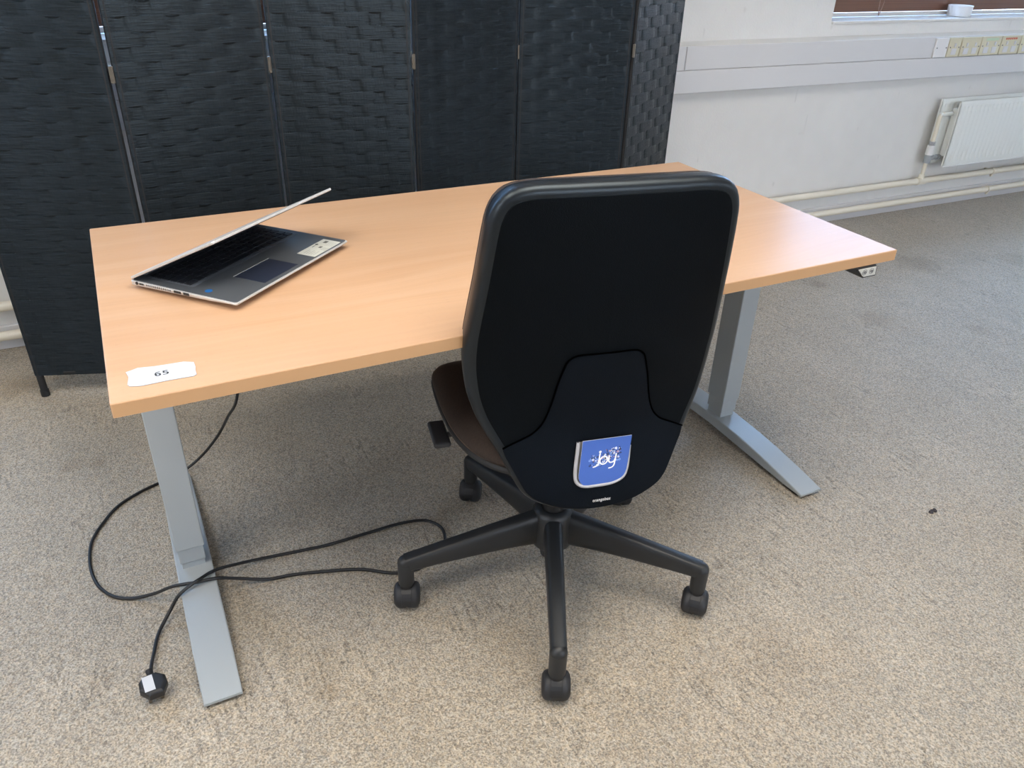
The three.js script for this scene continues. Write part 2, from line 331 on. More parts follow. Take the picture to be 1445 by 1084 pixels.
{ // panel radiator
  const o = wallFrame('radiator', 'white double panel radiator on the wall under the right window', 'radiator', 3.31, 0, 0);
  const L = 1.35, P = 0.0333, lo = 0.262, hi = 0.600, n = Math.round(L / P) * 6;
  const ys = [lo, lo + 0.004, lo + 0.022, lo + 0.03, lo + 0.05, lo + 0.09, hi - 0.07, hi - 0.045, hi - 0.03, hi - 0.022, hi - 0.004, hi];
  const panelGeo = (z) => {
    const front = gridGeometry(n, ys.length - 1, (i, j) => {
      const x = L * i / n, y = ys[j], ph = 0.5 + 0.5 * Math.cos(2 * Math.PI * x / P);
      const dip = Math.pow(ph, 2), edge = smooth(0, 0.02, y - lo) * smooth(0, 0.02, hi - y), ends = smooth(0.02, 0.034, y - lo) * smooth(0.02, 0.034, hi - y), side = smooth(0.004, 0.02, x) * smooth(0.004, 0.02, L - x);
      const mid = smooth(0.05, 0.1, y - lo) * smooth(0.045, 0.08, hi - y);
      return [x, y, z + (edge < 1 ? -0.004 * (1 - edge) : 0) - 0.0055 * dip * ends * side * (1 - 0.95 * mid)];
    });
    return [front, box(L, hi - lo - 0.002, 0.010, L / 2, (lo + hi) / 2, z - 0.0115, 0.002)];
  };
  part('front_panel', panelGeo(0.122), M.radiator, o);
  part('rear_panel', panelGeo(0.052).map((g) => g.translate(-0.055, 0.004, 0)), M.radiator, o);
  const fin = [];
  for (let k = 0; k < 26; k++) fin.push(box(0.022, hi - lo - 0.09, 0.040, 0.04 + k * 0.05, (lo + hi) / 2, 0.078, 0));
  part('fins', fin, M.radiator, o);
  part('bottom_trim', box(L, 0.006, 0.008, L / 2, lo - 0.002, 0.118, 0.002), M.white, o);
  part('top_connector', [cyl(0.011, 0.011, 0.10, -0.015, 0.528, 0.062, 14, 'x'), cyl(0.014, 0.014, 0.026, 0.04, 0.528, 0.085, 14, 'z')], M.radiator, o);
  part('bottom_connector', [cyl(0.011, 0.011, 0.06, 0.0, 0.300, 0.062, 14, 'x'), cyl(0.015, 0.015, 0.02, 0.012, 0.300, 0.062, 8, 'x')], M.silverDark, o);
  const v = part('riser', tube([[-0.055, 0.17, 0.05], [-0.056, 0.30, 0.056], [-0.06, 0.44, 0.062], [-0.062, 0.515, 0.062], [-0.054, 0.528, 0.062], [-0.03, 0.528, 0.062]], 0.0105, 40, 14), M.pipe, o);
  part('valve', [cyl(0.019, 0.019, 0.030, -0.056, 0.288, 0.056, 8), cyl(0.016, 0.019, 0.012, -0.056, 0.309, 0.056, 14), cyl(0.014, 0.014, 0.028, -0.034, 0.300, 0.058, 14, 'x')], M.silverDark, o, 'dull metal valve body');
  part('valve_cap', [cyl(0.019, 0.021, 0.050, -0.057, 0.342, 0.057, 18)], M.white, o);
  part('valve_ring', [cyl(0.016, 0.016, 0.020, -0.057, 0.378, 0.058, 18)], M.chrome, o, 'chrome ring');
  part('bracket', [box(0.03, 0.30, 0.02, 0.30, 0.43, 0.012, 0.003), box(0.03, 0.30, 0.02, 1.05, 0.43, 0.012, 0.003)], M.radiator, o);
}
function heatingPipe(y, label, clips) {
  const o = wallFrame('heating_pipe', label, 'pipe', 0, y, 0.05, 'heating pipes along the wall');
  part('pipe', cyl(0.0165, 0.0165, 7.6, 1.1, 0, 0, 20, 'x'), M.pipe, o);
  for (const u of clips) {
    const c = part('clip', [cyl(0.0205, 0.0205, 0.016, u, 0, 0, 20, 'x'), cyl(0.005, 0.005, 0.045, u, 0.004, -0.027, 10, 'z'), box(0.016, 0.014, 0.010, u, -0.022, 0.004, 0.002)], M.pipe, o);
  }
  return o;
}
const up = heatingPipe(0.171, 'upper cream heating pipe that feeds the radiator along the wall', [-1.4, 0.4, 2.1, 3.85]);
part('tee', [cyl(0.0205, 0.0205, 0.06, 3.255, 0, 0, 20, 'x'), cyl(0.015, 0.017, 0.03, 3.255, 0.022, 0, 16)], M.pipe, up);
heatingPipe(0.064, 'lower cream heating pipe just above the skirting along the wall', [-1.4, 0.4, 2.1, 3.86]);
{ // blind drawn up at the head of the window, its cords hanging to the sill
  const o = wallFrame('window_blind', 'brown wooden slat blind drawn up in the right window, its thin cords hanging down', 'blind', 0, 0, 0);
  const c = (W1[0] + W1[1]) / 2, len = W1[1] - W1[0] - 0.03;
  part('head_rail', box(len, 0.045, 0.045, c, HEAD - 0.026, -0.11, 0.004), M.timber, o);
  const slat = box(len - 0.01, 0.004, 0.045, c, 0, -0.11, 0);
  for (let k = 0; k < 16; k++) part('slat', slat, M.timber, o).position.y = HEAD - 0.055 - k * 0.008;
  part('bottom_rail', box(len - 0.01, 0.018, 0.045, c, HEAD - 0.196, -0.11, 0.004), M.timber, o);
  const cord = std(new THREE.Color(0.32, 0.20, 0.16), 0.8);
  part('cord', tube([[2.80, HEAD - 0.2, -0.085], [2.806, 1.5, -0.1], [2.810, 1.063, -0.118], [2.818, 1.0, -0.122], [2.824, 0.993, -0.122]], 0.0022, 40, 6), cord, o);
  part('cord', tube([[2.868, HEAD - 0.2, -0.085], [2.852, 1.5, -0.1], [2.839, 1.063, -0.118], [2.829, 1.0, -0.122], [2.824, 0.993, -0.122]], 0.0022, 40, 6), cord, o);
}
{ // white tub on the sill
  const o = wallFrame('tub', 'small round white tub standing on the window sill above the outlet plates', 'tub', 3.345, SILL + 0.003, -0.075);
  part('body', new THREE.LatheGeometry([[0, 0.0], [0.053, 0.0], [0.056, 0.003], [0.0595, 0.047], [0.0605, 0.05], [0.058, 0.051], [0.056, 0.048], [0.053, 0.006], [0, 0.005]].map((p) => new THREE.Vector2(...p)), 40), std(new THREE.Color(0.8, 0.82, 0.85), 0.4), o);
}

// ------------------------------------------------------------------ folding screen
{
  const pts = [[-1.079, -1.069], [-0.679, -0.931], [-0.262, -0.981], [0.156, -0.932], [0.565, -1.027], [0.979, -0.959], [1.342, -1.170]];
  const o = thing('folding_screen', 'black woven six-panel folding screen standing behind the desk', 'folding screen', [pts[0][0], 0, pts[0][1]]);
  const TOP = 1.78, LOW = 0.072, ROW = 0.0366, NU = 6;
  const bandCache = {};
  function bandGeo(len, odd) {                                  // a flat paper strip going over and under the uprights
    const key = len.toFixed(3) + odd;
    const pitch = len / NU, xs = [];
    for (let k = 0; k < NU; k++) for (const d of [-0.0205, -0.0165, -0.006, 0.006, 0.0165, 0.0205]) xs.push([(k + 0.5) * pitch + d, (k + odd) % 2 === 0 && Math.abs(d) < 0.02 ? -0.0009 : 0.0011]);
    xs.unshift([0, 0.0010]); xs.push([len, 0.0010]);
    return bandCache[key] ??= gridGeometry(xs.length - 1, 3, (i, j) => {
      const e = Math.abs(j - 1.5) > 1 ? 1 : 0;
      return [xs[i][0] - len / 2, [-0.5, -0.475, 0.475, 0.5][j] * (ROW + 0.0010), xs[i][1] - e * 0.0014, xs[i][0], [0, 0.025, 0.975, 1][j] * ROW];
    });
  }
  const rows = Math.floor((TOP - LOW - 0.03) / ROW);
  function uprightGeo(odd) {
    const n = rows * 4;
    return gridGeometry(3, n, (i, j) => {
      const y = ROW * rows * j / n, s = Math.sin((y / ROW) * Math.PI);
      const sign = Math.floor(y / ROW + 1e-6) % 2 === odd ? 1 : -1, z = (sign * Math.pow(Math.abs(s), 0.4)) * 0.0011 - 0.0004 - (i === 0 || i === 3 ? 0.0003 : 0);
      return [(i / 3 - 0.5) * 0.034, y, z, i / 3 * 0.034, y];
    });
  }
  const uprights = [uprightGeo(0), uprightGeo(1)];
  for (let k = 0; k < 6; k++) {
    const a = pts[k], b = pts[k + 1], len = Math.hypot(b[0] - a[0], b[1] - a[1]), gap = k === 0 ? 0.010 : 0.008;
    const turn = Math.atan2(-(b[1] - a[1]), b[0] - a[0]), hw = len / 2 - gap / 2;
    const rail = 0.011;
    const panel = part('panel', [
      cyl(rail, rail, TOP - 0.02, -hw + rail, TOP / 2 + 0.01, 0, 14), cyl(rail, rail, TOP - 0.02, hw - rail, TOP / 2 + 0.01, 0, 14),
      cyl(rail, rail, 2 * hw - 0.01, 0, TOP - rail, 0, 12, 'x'), cyl(rail * 0.9, rail * 0.9, 2 * hw - 0.01, 0, LOW + rail, 0, 12, 'x'),
      cyl(0.013, 0.013, 0.02, -hw + rail, 0.010, 0, 14), cyl(0.013, 0.013, 0.02, hw - rail, 0.010, 0, 14)], M.blackSoft, o);
    panel.position.set((a[0] + b[0]) / 2 - pts[0][0], 0, (a[1] + b[1]) / 2 - pts[0][1]); panel.rotation.y = turn;
    const inner = 2 * hw - 0.004;
    for (let i = 0; i < NU; i++) {
      const u = part('upright', uprights[i % 2], M.upright, panel);
      u.position.set(-inner / 2 + (i + 0.5) * inner / NU, LOW + 0.004, 0.0095);
    }
    for (let r = 0; r < rows; r++) {
      const s = part('woven_band', bandGeo(inner, (r + 1) % 2), M.band, panel);
      s.position.set(0, LOW + 0.004 + (r + 0.5) * ROW, 0.0095);
      s.rotation.z = (rnd() - 0.5) * 0.006;
    }
    if (k < 5) for (const y of [0.25, 0.965, 1.62]) {
      const h = part('hinge', [box(0.011, 0.042, 0.004, 0, 0, 0.004, 0.001), cyl(0.003, 0.003, 0.044, 0, 0, 0.006, 10)], M.brass, o, 'small metal hinge');
      h.position.set(b[0] - pts[0][0], y, b[1] - pts[0][1] + (k % 2 === 0 ? 0.012 : 0.004));
    }
  }
}

// ------------------------------------------------------------------ desk
const DT = 0.73;
{
  const o = thing('desk', 'beech-topped height-adjustable office desk on two silver legs', 'desk');
  const top = box(1.6, 0.0246, 0.8, 0, DT - 0.0124, 0, 0.0016, 2);
  const tp = top.attributes.position, tu = top.attributes.uv;
  for (let i = 0; i < tp.count; i++) tu.setXY(i, (tp.getX(i) + 0.8) / 1.6, (tp.getZ(i) + 0.4) / 0.8);
  const d = part('desktop', top, M.desktop, o);
  const band = (w, dd, x, z) => part('edge_band', box(w, 0.0225, dd, x, DT - 0.0128, z, 0.0004, 1), M.edge, d);
  band(1.598, 0.0008, 0, 0.4); band(1.598, 0.0008, 0, -0.4); band(0.0008, 0.798, 0.8, 0); band(0.0008, 0.798, -0.8, 0);
  for (const cx of [-0.7465, 0.798]) {
    const leg = part('leg', [box(0.0605, 0.597, 0.0745, cx, 0.4065, -0.0375, 0.003)], M.silver, o);
    part('inner_sleeve', box(0.0550, 0.12, 0.066, cx, 0.128, -0.0365, 0.0025), M.silver, leg);
    part('lowest_sleeve', box(0.0500, 0.10, 0.059, cx, 0.097, -0.0365, 0.0025), M.silver, leg);
    part('bolt', cyl(0.003, 0.003, 0.002, cx + 0.022, 0.128, -0.0032, 10, 'z'), M.black, leg);
    // foot: long arched bar, thick by the column and thin at both tips
    const half = (u) => 0.0385 - 0.002 * Math.pow(Math.abs(u), 4);
    const zc = -0.0375, ZL = 0.392;
    const prof = (u) => { const a = Math.abs(u); return [0.052 - 0.0355 * Math.pow(a, 1.9) , a > 0.86 ? 0.0105 : 0.010 + 0.012 * (1 - a / 0.86)]; };
    const nz = 40, ring = [];
    const sec = (u) => { const [t, b] = prof(u), h = half(u), r = 0.003, bt = Math.min(b, t - 0.006); return [[-h, bt], [-h, t - r], [-h + r * 0.3, t - r * 0.3], [-h + r, t], [h - r, t], [h - r * 0.3, t - r * 0.3], [h, t - r], [h, bt], [-h, bt]]; };
    const body = gridGeometry(8, nz, (i, j) => { const u = j / nz * 2 - 1, s = sec(u)[i]; return [cx + s[0], s[1], zc + u * ZL]; }, false);
    const cap = (u) => { const s = sec(u), sh = new THREE.Shape(s.slice(0, 8).map((p) => new THREE.Vector2(p[0], p[1]))); const g = new THREE.ShapeGeometry(sh); if (u < 0) { const ix = g.index.array; for (let q = 0; q < ix.length; q += 3) { const t = ix[q]; ix[q] = ix[q + 1]; ix[q + 1] = t; } g.computeVertexNormals(); } return g.translate(cx, 0, zc + u * ZL); };
    const foot = part('foot', [toCreasedNormals(body, 0.3), cap(1), cap(-1)], M.silver, o);
    for (const s of [-1, 1]) part('foot_pad', box(0.066, 0.0115, 0.055, cx, 0.0062, zc + s * (ZL - 0.045), 0.003), M.black, foot);
    part('top_bracket', box(0.07, 0.028, 0.62, cx, DT - 0.0250 - 0.0145, -0.02, 0.003), M.silverDark, o);
  }
  part('crossbeam', box(1.47, 0.030, 0.060, 0.0257, DT - 0.0405, -0.075, 0.003), M.silverDark, o);
  part('motor_box', box(0.26, 0.04, 0.10, -0.50, DT - 0.046, -0.20, 0.006), M.black, o);
  // handset under the front edge: black tray holding a pale sloping face with two buttons
  const tray = part('control_panel', extrude([[0.665, 0.7045], [0.7425, 0.7045], [0.7478, 0.698], [0.7495, 0.6765], [0.7095, 0.6765], [0.700, 0.682], [0.683, 0.699]], 0.06, 0.0015).translate(0, 0, 0.341), M.black, o);
  part('control_face', extrude([[0.688, 0.700], [0.7435, 0.700], [0.7455, 0.680], [0.7105, 0.680], [0.7045, 0.683]], 0.003, 0.0008).translate(0, 0, 0.3995), std(new THREE.Color(0.58, 0.58, 0.54), 0.4), tray);
  for (const x of [0.7088, 0.7295]) part('button', cyl(0.0036, 0.0036, 0.002, x, 0.6915, 0.403, 14, 'z'), M.grey, tray);
  for (const x of [0.7088, 0.7295]) part('button_ring', new THREE.TorusGeometry(0.0062, 0.0006, 6, 18).translate(x, 0.6915, 0.4026), M.grey, tray);
}
{ // torn white paper with the number 65
  const pts = [[-.7735, .3133], [-.7656, .3106], [-.756, .3061], [-.7344, .3106], [-.7123, .3121], [-.691, .313], [-.6768, .3206], [-.6762, .3363], [-.6777, .3457], [-.6779, .3617], [-.6827, .3658], [-.6983, .3649], [-.7168, .3639], [-.7393, .3646], [-.7565, .3652], [-.7711, .3599], [-.7737, .3541], [-.7706, .3305]];
  const o = thing('paper_label', 'torn white paper label numbered 65 lying on the near left corner of the desk', 'label', [-0.725, DT + 0.0004, 0.337]);
  const s = new THREE.Shape(pts.map((p) => new THREE.Vector2(p[0] + 0.725, -(p[1] - 0.337))));
  const g = new THREE.ExtrudeGeometry(s, { depth: 0.0008, bevelEnabled: false }); g.rotateX(-Math.PI / 2);
  const p = g.attributes.position, uv = g.attributes.uv;
  for (let i = 0; i < p.count; i++) uv.setXY(i, (p.getX(i) + 0.05) / 0.1, (0.035 - p.getZ(i)) / 0.07);
  const map = canvasTexture(1024, 716, (c, w, h) => {
    c.fillStyle = '#c4c9cf'; c.fillRect(0, 0, w, h);
    c.save(); c.translate(512, 362); c.rotate(-0.02); c.fillStyle = '#2c2e31'; c.font = 'bold 190px sans-serif'; c.textAlign = 'center'; c.textBaseline = 'middle'; c.fillText('6', -58, 8); c.fillText('5', 58, 2); c.restore();
  });
  part('paper', g, std('#ffffff', 0.7, { map }), o);
}

// ------------------------------------------------------------------ laptop
{
  const o = thing('laptop', 'silver laptop with its lid barely open on the left of the desk', 'laptop', [-0.5275, DT, -0.046], 41.1 * Math.PI / 180);
  const W = 0.358, D = 0.242;
  const rounded = (w, d, r, n = 6) => { const a = []; for (const [sx, sz, s] of [[1, 1, 0], [-1, 1, 1], [-1, -1, 2], [1, -1, 3]]) for (let k = 0; k <= n; k++) { const t = (s + k / n) * Math.PI / 2; a.push([sx * (w / 2 - r) + r * Math.cos(t), sz * (d / 2 - r) + r * Math.sin(t)]); } return a; };
  const slab = (w, d, r, t, y, bevel) => extrude(rounded(w, d, r), t, bevel, 2).rotateX(-Math.PI / 2).translate(0, y, 0);
  const lower = slab(W - 0.060, D - 0.070, 0.010, 0.006, 0.0024, 0.001), base = part('base', [slab(W, D, 0.007, 0.0042, 0.0125, 0.0016), extrude([[-0.1195, 0.0068], [-0.1195, 0.0150], [0.1195, 0.0135], [0.1185, 0.0118], [0.06, 0.0092]], W - 0.004, 0.0018).rotateY(-Math.PI / 2).translate(W / 2 - 0.002, 0, 0)], M.laptopShell, o);
  part('bottom_cover', lower, M.blackSoft, base);
  part('deck', slab(W - 0.006, D - 0.006, 0.006, 0.0012, 0.0163, 0.0004), M.laptopDeck, base);
  for (const [x, z] of [[-0.15, 0.09], [0.15, 0.09], [-0.15, -0.09], [0.15, -0.09]]) part('rubber_foot', cyl(0.008, 0.008, 0.0026, x, 0.0013, z, 14), M.black, base);
  const Y = 0.0175;
  const kb = part('keyboard', box(0.316, 0.0006, 0.108, 0.002, Y + 0.0001, -0.048, 0.0003, 1), std(new THREE.Color(0.13, 0.145, 0.17), 0.4), o);
  const keyShape = {};
  const rowsK = [[0.0105, Array(17).fill(0.0176)], [0.0165, [...Array(13).fill(0.0176), 0.032, ...Array(3).fill(0.0176)]], [0.0165, [0.026, ...Array(12).fill(0.0176), 0.0236, ...Array(3).fill(0.0176)]], [0.0165, [0.030, ...Array(11).fill(0.0176), 0.0372, ...Array(3).fill(0.0176)]], [0.0165, [0.042, ...Array(10).fill(0.0176), 0.0428, ...Array(3).fill(0.0176)]], [0.0165, [0.023, 0.0176, 0.0176, 0.0176, 0.094, 0.0176, 0.0176, 0.023, 0.0176, 0.0176, 0.0176, 0.0176]]];
  let kz = -0.099;
  for (const [kd, ws] of rowsK) {
    const total = ws.reduce((a, b) => a + b, 0), sc = 0.312 / total; let kx = -0.154;
    for (const w of ws) {
      const ww = w * sc, key = `${ww.toFixed(4)},${kd}`;
      keyShape[key] ??= box(ww - 0.0026, 0.0016, kd - 0.0022, 0, 0, 0, 0.0006, 1);
      const k = part('key', keyShape[key], M.key, kb); k.position.set(kx + ww / 2, Y + 0.0012, kz + kd / 2);
      kx += ww;
    }
    kz += kd + 0.0007;
  }
  part('touchpad', box(0.103, 0.0006, 0.070, -0.033, Y + 0.0001, 0.074, 0.0003, 1), std(new THREE.Color(0.035, 0.045, 0.075), 0.3, { metalness: 0.2 }), o);
  part('touchpad_trim', [box(0.104, 0.0012, 0.0012, -0.033, Y + 0.0003, 0.0388, 0)], M.laptopShell, o);
  const stickerMap = canvasTexture(512, 256, (c, w, h) => {
    c.fillStyle = '#d2d4cc'; c.fillRect(0, 0, w, h);
    c.fillStyle = '#33383c'; c.beginPath(); c.arc(330, 34, 20, 0, 7); c.fill(); c.fillRect(232, 34, 62, 12);
    c.fillStyle = '#6d6f6a'; c.fillRect(405, 62, 66, 52); c.fillRect(250, 112, 50, 40);
    c.fillStyle = '#a9aba4'; for (let k = 0; k < 5; k++) { c.fillRect(40, 62 + k * 34, 120 - (k % 2) * 30, 8); c.fillRect(200, 176 + k * 16, 90, 6); c.fillRect(340, 140 + k * 22, 120, 5); }
  });
  const stk = box(0.094, 0.0003, 0.0425, 0.1125, Y + 0.0002, 0.0937, 0), su = stk.attributes.uv, sp = stk.attributes.position;
  for (let i = 0; i < sp.count; i++) su.setXY(i, (sp.getX(i) - 0.0655) / 0.094, (0.115 - sp.getZ(i)) / 0.0425);
  part('sticker', stk, std('#ffffff', 0.5, { map: stickerMap }), o, 'white printed sticker');
  part('badge', cyl(0.0068, 0.0068, 0.0004, -0.157, Y + 0.0003, 0.042, 24), std(new THREE.Color(0.02, 0.14, 0.42), 0.4), o, 'round blue sticker');
  const L = -W / 2 - 0.0001, port = (name, w, h, z, y = 0.0138) => part(name, box(0.002, h, w, L, y, z, 0.0004, 1), M.black, o);
  part('power_jack', cyl(0.003, 0.003, 0.002, L, 0.0138, -0.104, 14, 'x'), M.black, o);
  port('usb_port', 0.010, 0.0030, -0.093);
  for (let k = 0; k < 12; k++) part('vent_slot', box(0.0016, 0.0036, 0.0022, L, 0.0138, -0.0805 + k * 0.0049, 0), M.grey, o);
  port('display_port', 0.0155, 0.0042, -0.010); port('usb_port', 0.0125, 0.0046, 0.0100);
  // lid hinged along the rear edge, 25 degrees open
  const a = 26.1 * Math.PI / 180;
  const lid = part('lid', slab(W, 0.236, 0.007, 0.0048, 0, 0.0012).translate(0, 0, 0.118), M.laptopShell, o);
  lid.position.set(0, 0.0178, -D / 2 + 0.002); lid.rotation.x = -a;
  part('screen', box(W - 0.008, 0.0008, 0.228, 0, -0.0004, 0.119, 0.0003, 1), M.screenGlass, lid);
  part('hinge', [cyl(0.005, 0.005, 0.30, 0, 0.0165, -D / 2 + 0.004, 14, 'x')], M.laptopDeck, o);
}

// ------------------------------------------------------------------ office chair
const PSI = -0.202;
const chairPos = [0.003, 0, 0.311];
{
  const o = thing('office_chair', 'black high-backed swivel office chair on a five-star castor base', 'office chair', chairPos, PSI);
  const TAU = 0.038, BY = 0.6, BZ = 0.207;
  // half width and how far the rim lies ahead of the middle, against height on the back
  const rim = [[-0.25, 0.030, -0.050], [-0.23, 0.093, -0.040], [-0.20, 0.131, -0.026], [-0.152, 0.156, -0.010], [-0.08, 0.184, 0.0126], [-0.018, 0.210, 0.034], [0.044, 0.229, 0.050], [0.10, 0.236, 0.054], [0.16, 0.2355, 0.047], [0.20, 0.230, 0.037], [0.25, 0.2225, 0.025], [0.30, 0.217, 0.016], [0.34, 0.2125, 0.010], [0.367, 0.2065, 0.006], [0.389, 0.192, 0.002], [0.402, 0.165, 0]];
  const CU = -0.481, CV = 0.732, CD = 1.097;                       // where the measured outline was sighted from
  const rimV = rim.map(([v, w, d]) => [CV + (v - CV) * (CD + d) / CD, w, d]), DpSeen = table(rim, 2);
  const W = table(rimV, 1), Dp = table(rimV, 2), E = (v) => 0.045 * (1 - smooth(-0.21, -0.02, v));
  const zAt = (u, v) => { const e = E(v), t = clamp(Math.abs(u) / Math.max(W(v), 0.09), 0, 1); return e - (e + Dp(v)) * t * t; };
  const P = (u, v, dz) => { const z = zAt(u, v) + dz; return [u, BY + v * Math.cos(TAU) - z * Math.sin(TAU), BZ + v * Math.sin(TAU) + z * Math.cos(TAU)]; };
  const seen = (u, v) => { let a = u, b = v; for (let k = 0; k < 8; k++) { const z = zAt(a, b), f = (CD - z) / CD; a = CU + (u - CU) * f; b = CV + (v - CV) * f; } return [a, b]; };   // sighted point to a point on the curved back
  const halfSeen = [[0, 0.4035], [0.09, 0.4035], [0.150, 0.4025], [0.178, 0.396], [0.197, 0.381], [0.2085, 0.357], [0.2135, 0.33], [0.2185, 0.29], [0.2245, 0.24], [0.2305, 0.195], [0.2355, 0.15], [0.2365, 0.115], [0.234, 0.08], [0.228, 0.04], [0.2155, -0.005], [0.199, -0.045], [0.184, -0.08], [0.170, -0.115], [0.157, -0.15], [0.144, -0.182], [0.127, -0.205], [0.103, -0.225], [0.070, -0.240], [0.030, -0.247], [0, -0.248]];
  const half = halfSeen.map(([u, v]) => [u, CV + (v - CV) * (CD + (v < -0.19 ? lerp(DpSeen(v), -E(v), clamp(1 - u / 0.13, 0, 1)) : DpSeen(v))) / CD]);
  const loop = (right) => { const l = right.slice(1, -1).reverse().map(([u, v]) => [-u, v]); return [...right, ...l]; };
  function smoothLoop(pts, n) { const c = new THREE.CatmullRomCurve3(pts.map((p) => new THREE.Vector3(p[0], p[1], 0)), true, 'centripetal'); return c.getSpacedPoints(n).slice(0, n).map((p) => [p.x, p.y]); }
  const inset = (pts, d) => pts.map((p, i) => { const a = pts[(i + pts.length - 1) % pts.length], b = pts[(i + 1) % pts.length], tx = b[0] - a[0], ty = b[1] - a[1], l = Math.hypot(tx, ty) || 1; return [p[0] + ty / l * d, p[1] - tx / l * d]; });
  function shellGeo(outline, profile, mid, fill, flip) {           // profile: [inset, depth]; then rings shrink to the middle
    const n = outline.length, rings = profile.map(([d, z]) => inset(outline, d).map((q) => [...q, z]));
    const last = rings[rings.length - 1];
    for (let k = 1; k <= fill; k++) rings.push(last.map((q) => { const m = mid(q); return [lerp(q[0], m[0], k / fill), lerp(q[1], m[1], k / fill), q[2]]; }));
    return gridGeometry(n, rings.length - 1, (i, j) => { const q = rings[j][i % n]; const p = P(q[0], q[1], q[2]); return [...p, q[0], q[1]]; }, flip, true);
  }
  const spine = (q) => [0, clamp(q[1], -0.09, 0.26)];
  const outer = smoothLoop(loop(half), 144);                       // clockwise from the top middle
  const ROUND = [];
  for (let k = 0; k <= 6; k++) { const t = k / 6 * Math.PI / 2; ROUND.push([0.015 * (1 - Math.sin(t)), -0.015 * (1 - Math.cos(t)) ]); }
  const rearProfile = [[0.006, -0.042], [0.0015, -0.036], [0, -0.026], [0, -0.0165], ...Array.from({ length: 7 }, (_, k) => { const t = k / 6 * Math.PI / 2; return [0.015 * (1 - Math.cos(t)), -0.015 * (1 - Math.sin(t))]; })];
  const back = part('backrest', shellGeo(outer, rearProfile, spine, 10, true), M.rim, o);
  // rear face panel, a shade proud of the rim
  part('rear_panel', shellGeo(inset(outer, 0.018), [[0, -0.0015], [0.0004, 0.0006], [0.002, 0.0014]], spine, 10, true), M.shell, back);
  // cushion on the front face
  part('cushion', shellGeo(inset(outer, 0.006), [[0, -0.036], [-0.002, -0.050], [0.004, -0.064], [0.018, -0.074]], spine, 10, false), M.fabric, o);
  // lower cover with its seam
  const seamHalf = [[0, 0.109], [0.03, 0.109], [0.056, 0.107], [0.070, 0.097], [0.078, 0.074], [0.0845, 0.05], [0.092, 0.012], [0.101, -0.018], [0.110, -0.035], [0.124, -0.049], [0.150, -0.063], [0.1755, -0.077]];
  const lowHalf = inset(outer, 0.008).slice(0, 73).filter(([u, v]) => v < -0.083 && u >= -1e-6).map(([u, v]) => [Math.max(u, 0), v]);
  const cover = loop([...seamHalf, ...lowHalf].filter((p, i, a) => i === 0 || Math.hypot(p[0] - a[i - 1][0], p[1] - a[i - 1][1]) > 0.003));
  const n = 150, coverLoop = (() => { const c = new THREE.CatmullRomCurve3(cover.map((p) => new THREE.Vector3(p[0], p[1], 0)), true, 'catmullrom', 0.2); return c.getSpacedPoints(n).slice(0, n).map((p) => [p.x, p.y]); })();
  part('lower_cover', shellGeo(coverLoop, [[0.0012, -0.001], [0.0012, 0.003], [0.0028, 0.0042]], (q) => [0, clamp(q[1], -0.11, -0.05)], 10, true), M.cover, o);
  const seamPts = [...seamHalf.slice(1).reverse().map(([u, v]) => [-u, v]), ...seamHalf];
  part('seam', tube(seamPts.map(([u, v]) => P(u, v, 0.0042)), 0.0014, 90, 8), new THREE.MeshPhysicalMaterial({ color: new THREE.Color(0.0006, 0.0006, 0.0006), roughness: 1, specularIntensity: 0 }), o);
  // clear pocket on the lower cover
  const on = (u, v, dz) => { const q = seen(u, v); return P(q[0], q[1], dz); };
  const clear = std(new THREE.Color(0.40, 0.40, 0.42), 0.22);
  const pocketPath = [[-0.0385, -0.071], [-0.0385, -0.148], [-0.034, -0.164], [-0.022, -0.174], [0.010, -0.177], [0.042, -0.174], [0.058, -0.164], [0.063, -0.148], [0.0625, -0.092]].map(([u, v]) => on(u, v, 0.0075));
  part('pocket_rim', tube(pocketPath, 0.0036, 80, 10), clear, o, 'pale plastic rim of the card pocket');
  const plateGeo = gridGeometry(8, 8, (i, j) => { const v = lerp(-0.174, -0.072, j / 8), w = 0.049 * (1 - 0.28 * Math.pow(clamp((-0.150 - v) / 0.026, 0, 1), 2)), u = lerp(-w, w, i / 8) + 0.0125; return on(u, v, 0.0055); });
  part('pocket_back', plateGeo, M.grey, o);
  // maker's lettering
  const font = await new FontLoader().loadAsync('fonts/droid/droid_sans_bold.typeface.json');
  const tg = new TextGeometry('orangebox', { font, size: 0.0068, depth: 0.0004, curveSegments: 4 }); tg.computeBoundingBox();
  const tw = tg.boundingBox.max.x, tp = tg.attributes.position;
  for (let i = 0; i < tp.count; i++) { const q = on((tp.getX(i) - tw / 2) * 0.037 / tw + 0.022, tp.getY(i) - 0.2205, 0.0046 + tp.getZ(i)); tp.setXYZ(i, ...q); }
  tg.computeVertexNormals();
  part('lettering', tg, std(new THREE.Color(0.6, 0.6, 0.6), 0.5), o, 'small pale printed lettering');
  // bracket behind the bottom of the back
  part('back_upright', [box(0.088, 0.13, 0.018, 0.0, 0.465, 0.193, 0.006), box(0.082, 0.014, 0.04, 0.014, BY - 0.212, BZ - 0.004, 0.004), box(0.07, 0.03, 0.17, 0, 0.405, 0.105, 0.008)], M.blackSoft, o);
  // seat
  const seatHalf = [[0, -0.238], [0.12, -0.237], [0.185, -0.232], [0.218, -0.218], [0.2365, -0.192], [0.2415, -0.15], [0.2425, -0.08], [0.2405, -0.03], [0.236, 0.02], [0.227, 0.065], [0.212, 0.108], [0.190, 0.143], [0.160, 0.172], [0.11, 0.195], [0.05, 0.203], [0, 0.204]];
  const seatLoop = smoothLoop(loop(seatHalf).map(([u, z]) => [u, z]), 120);
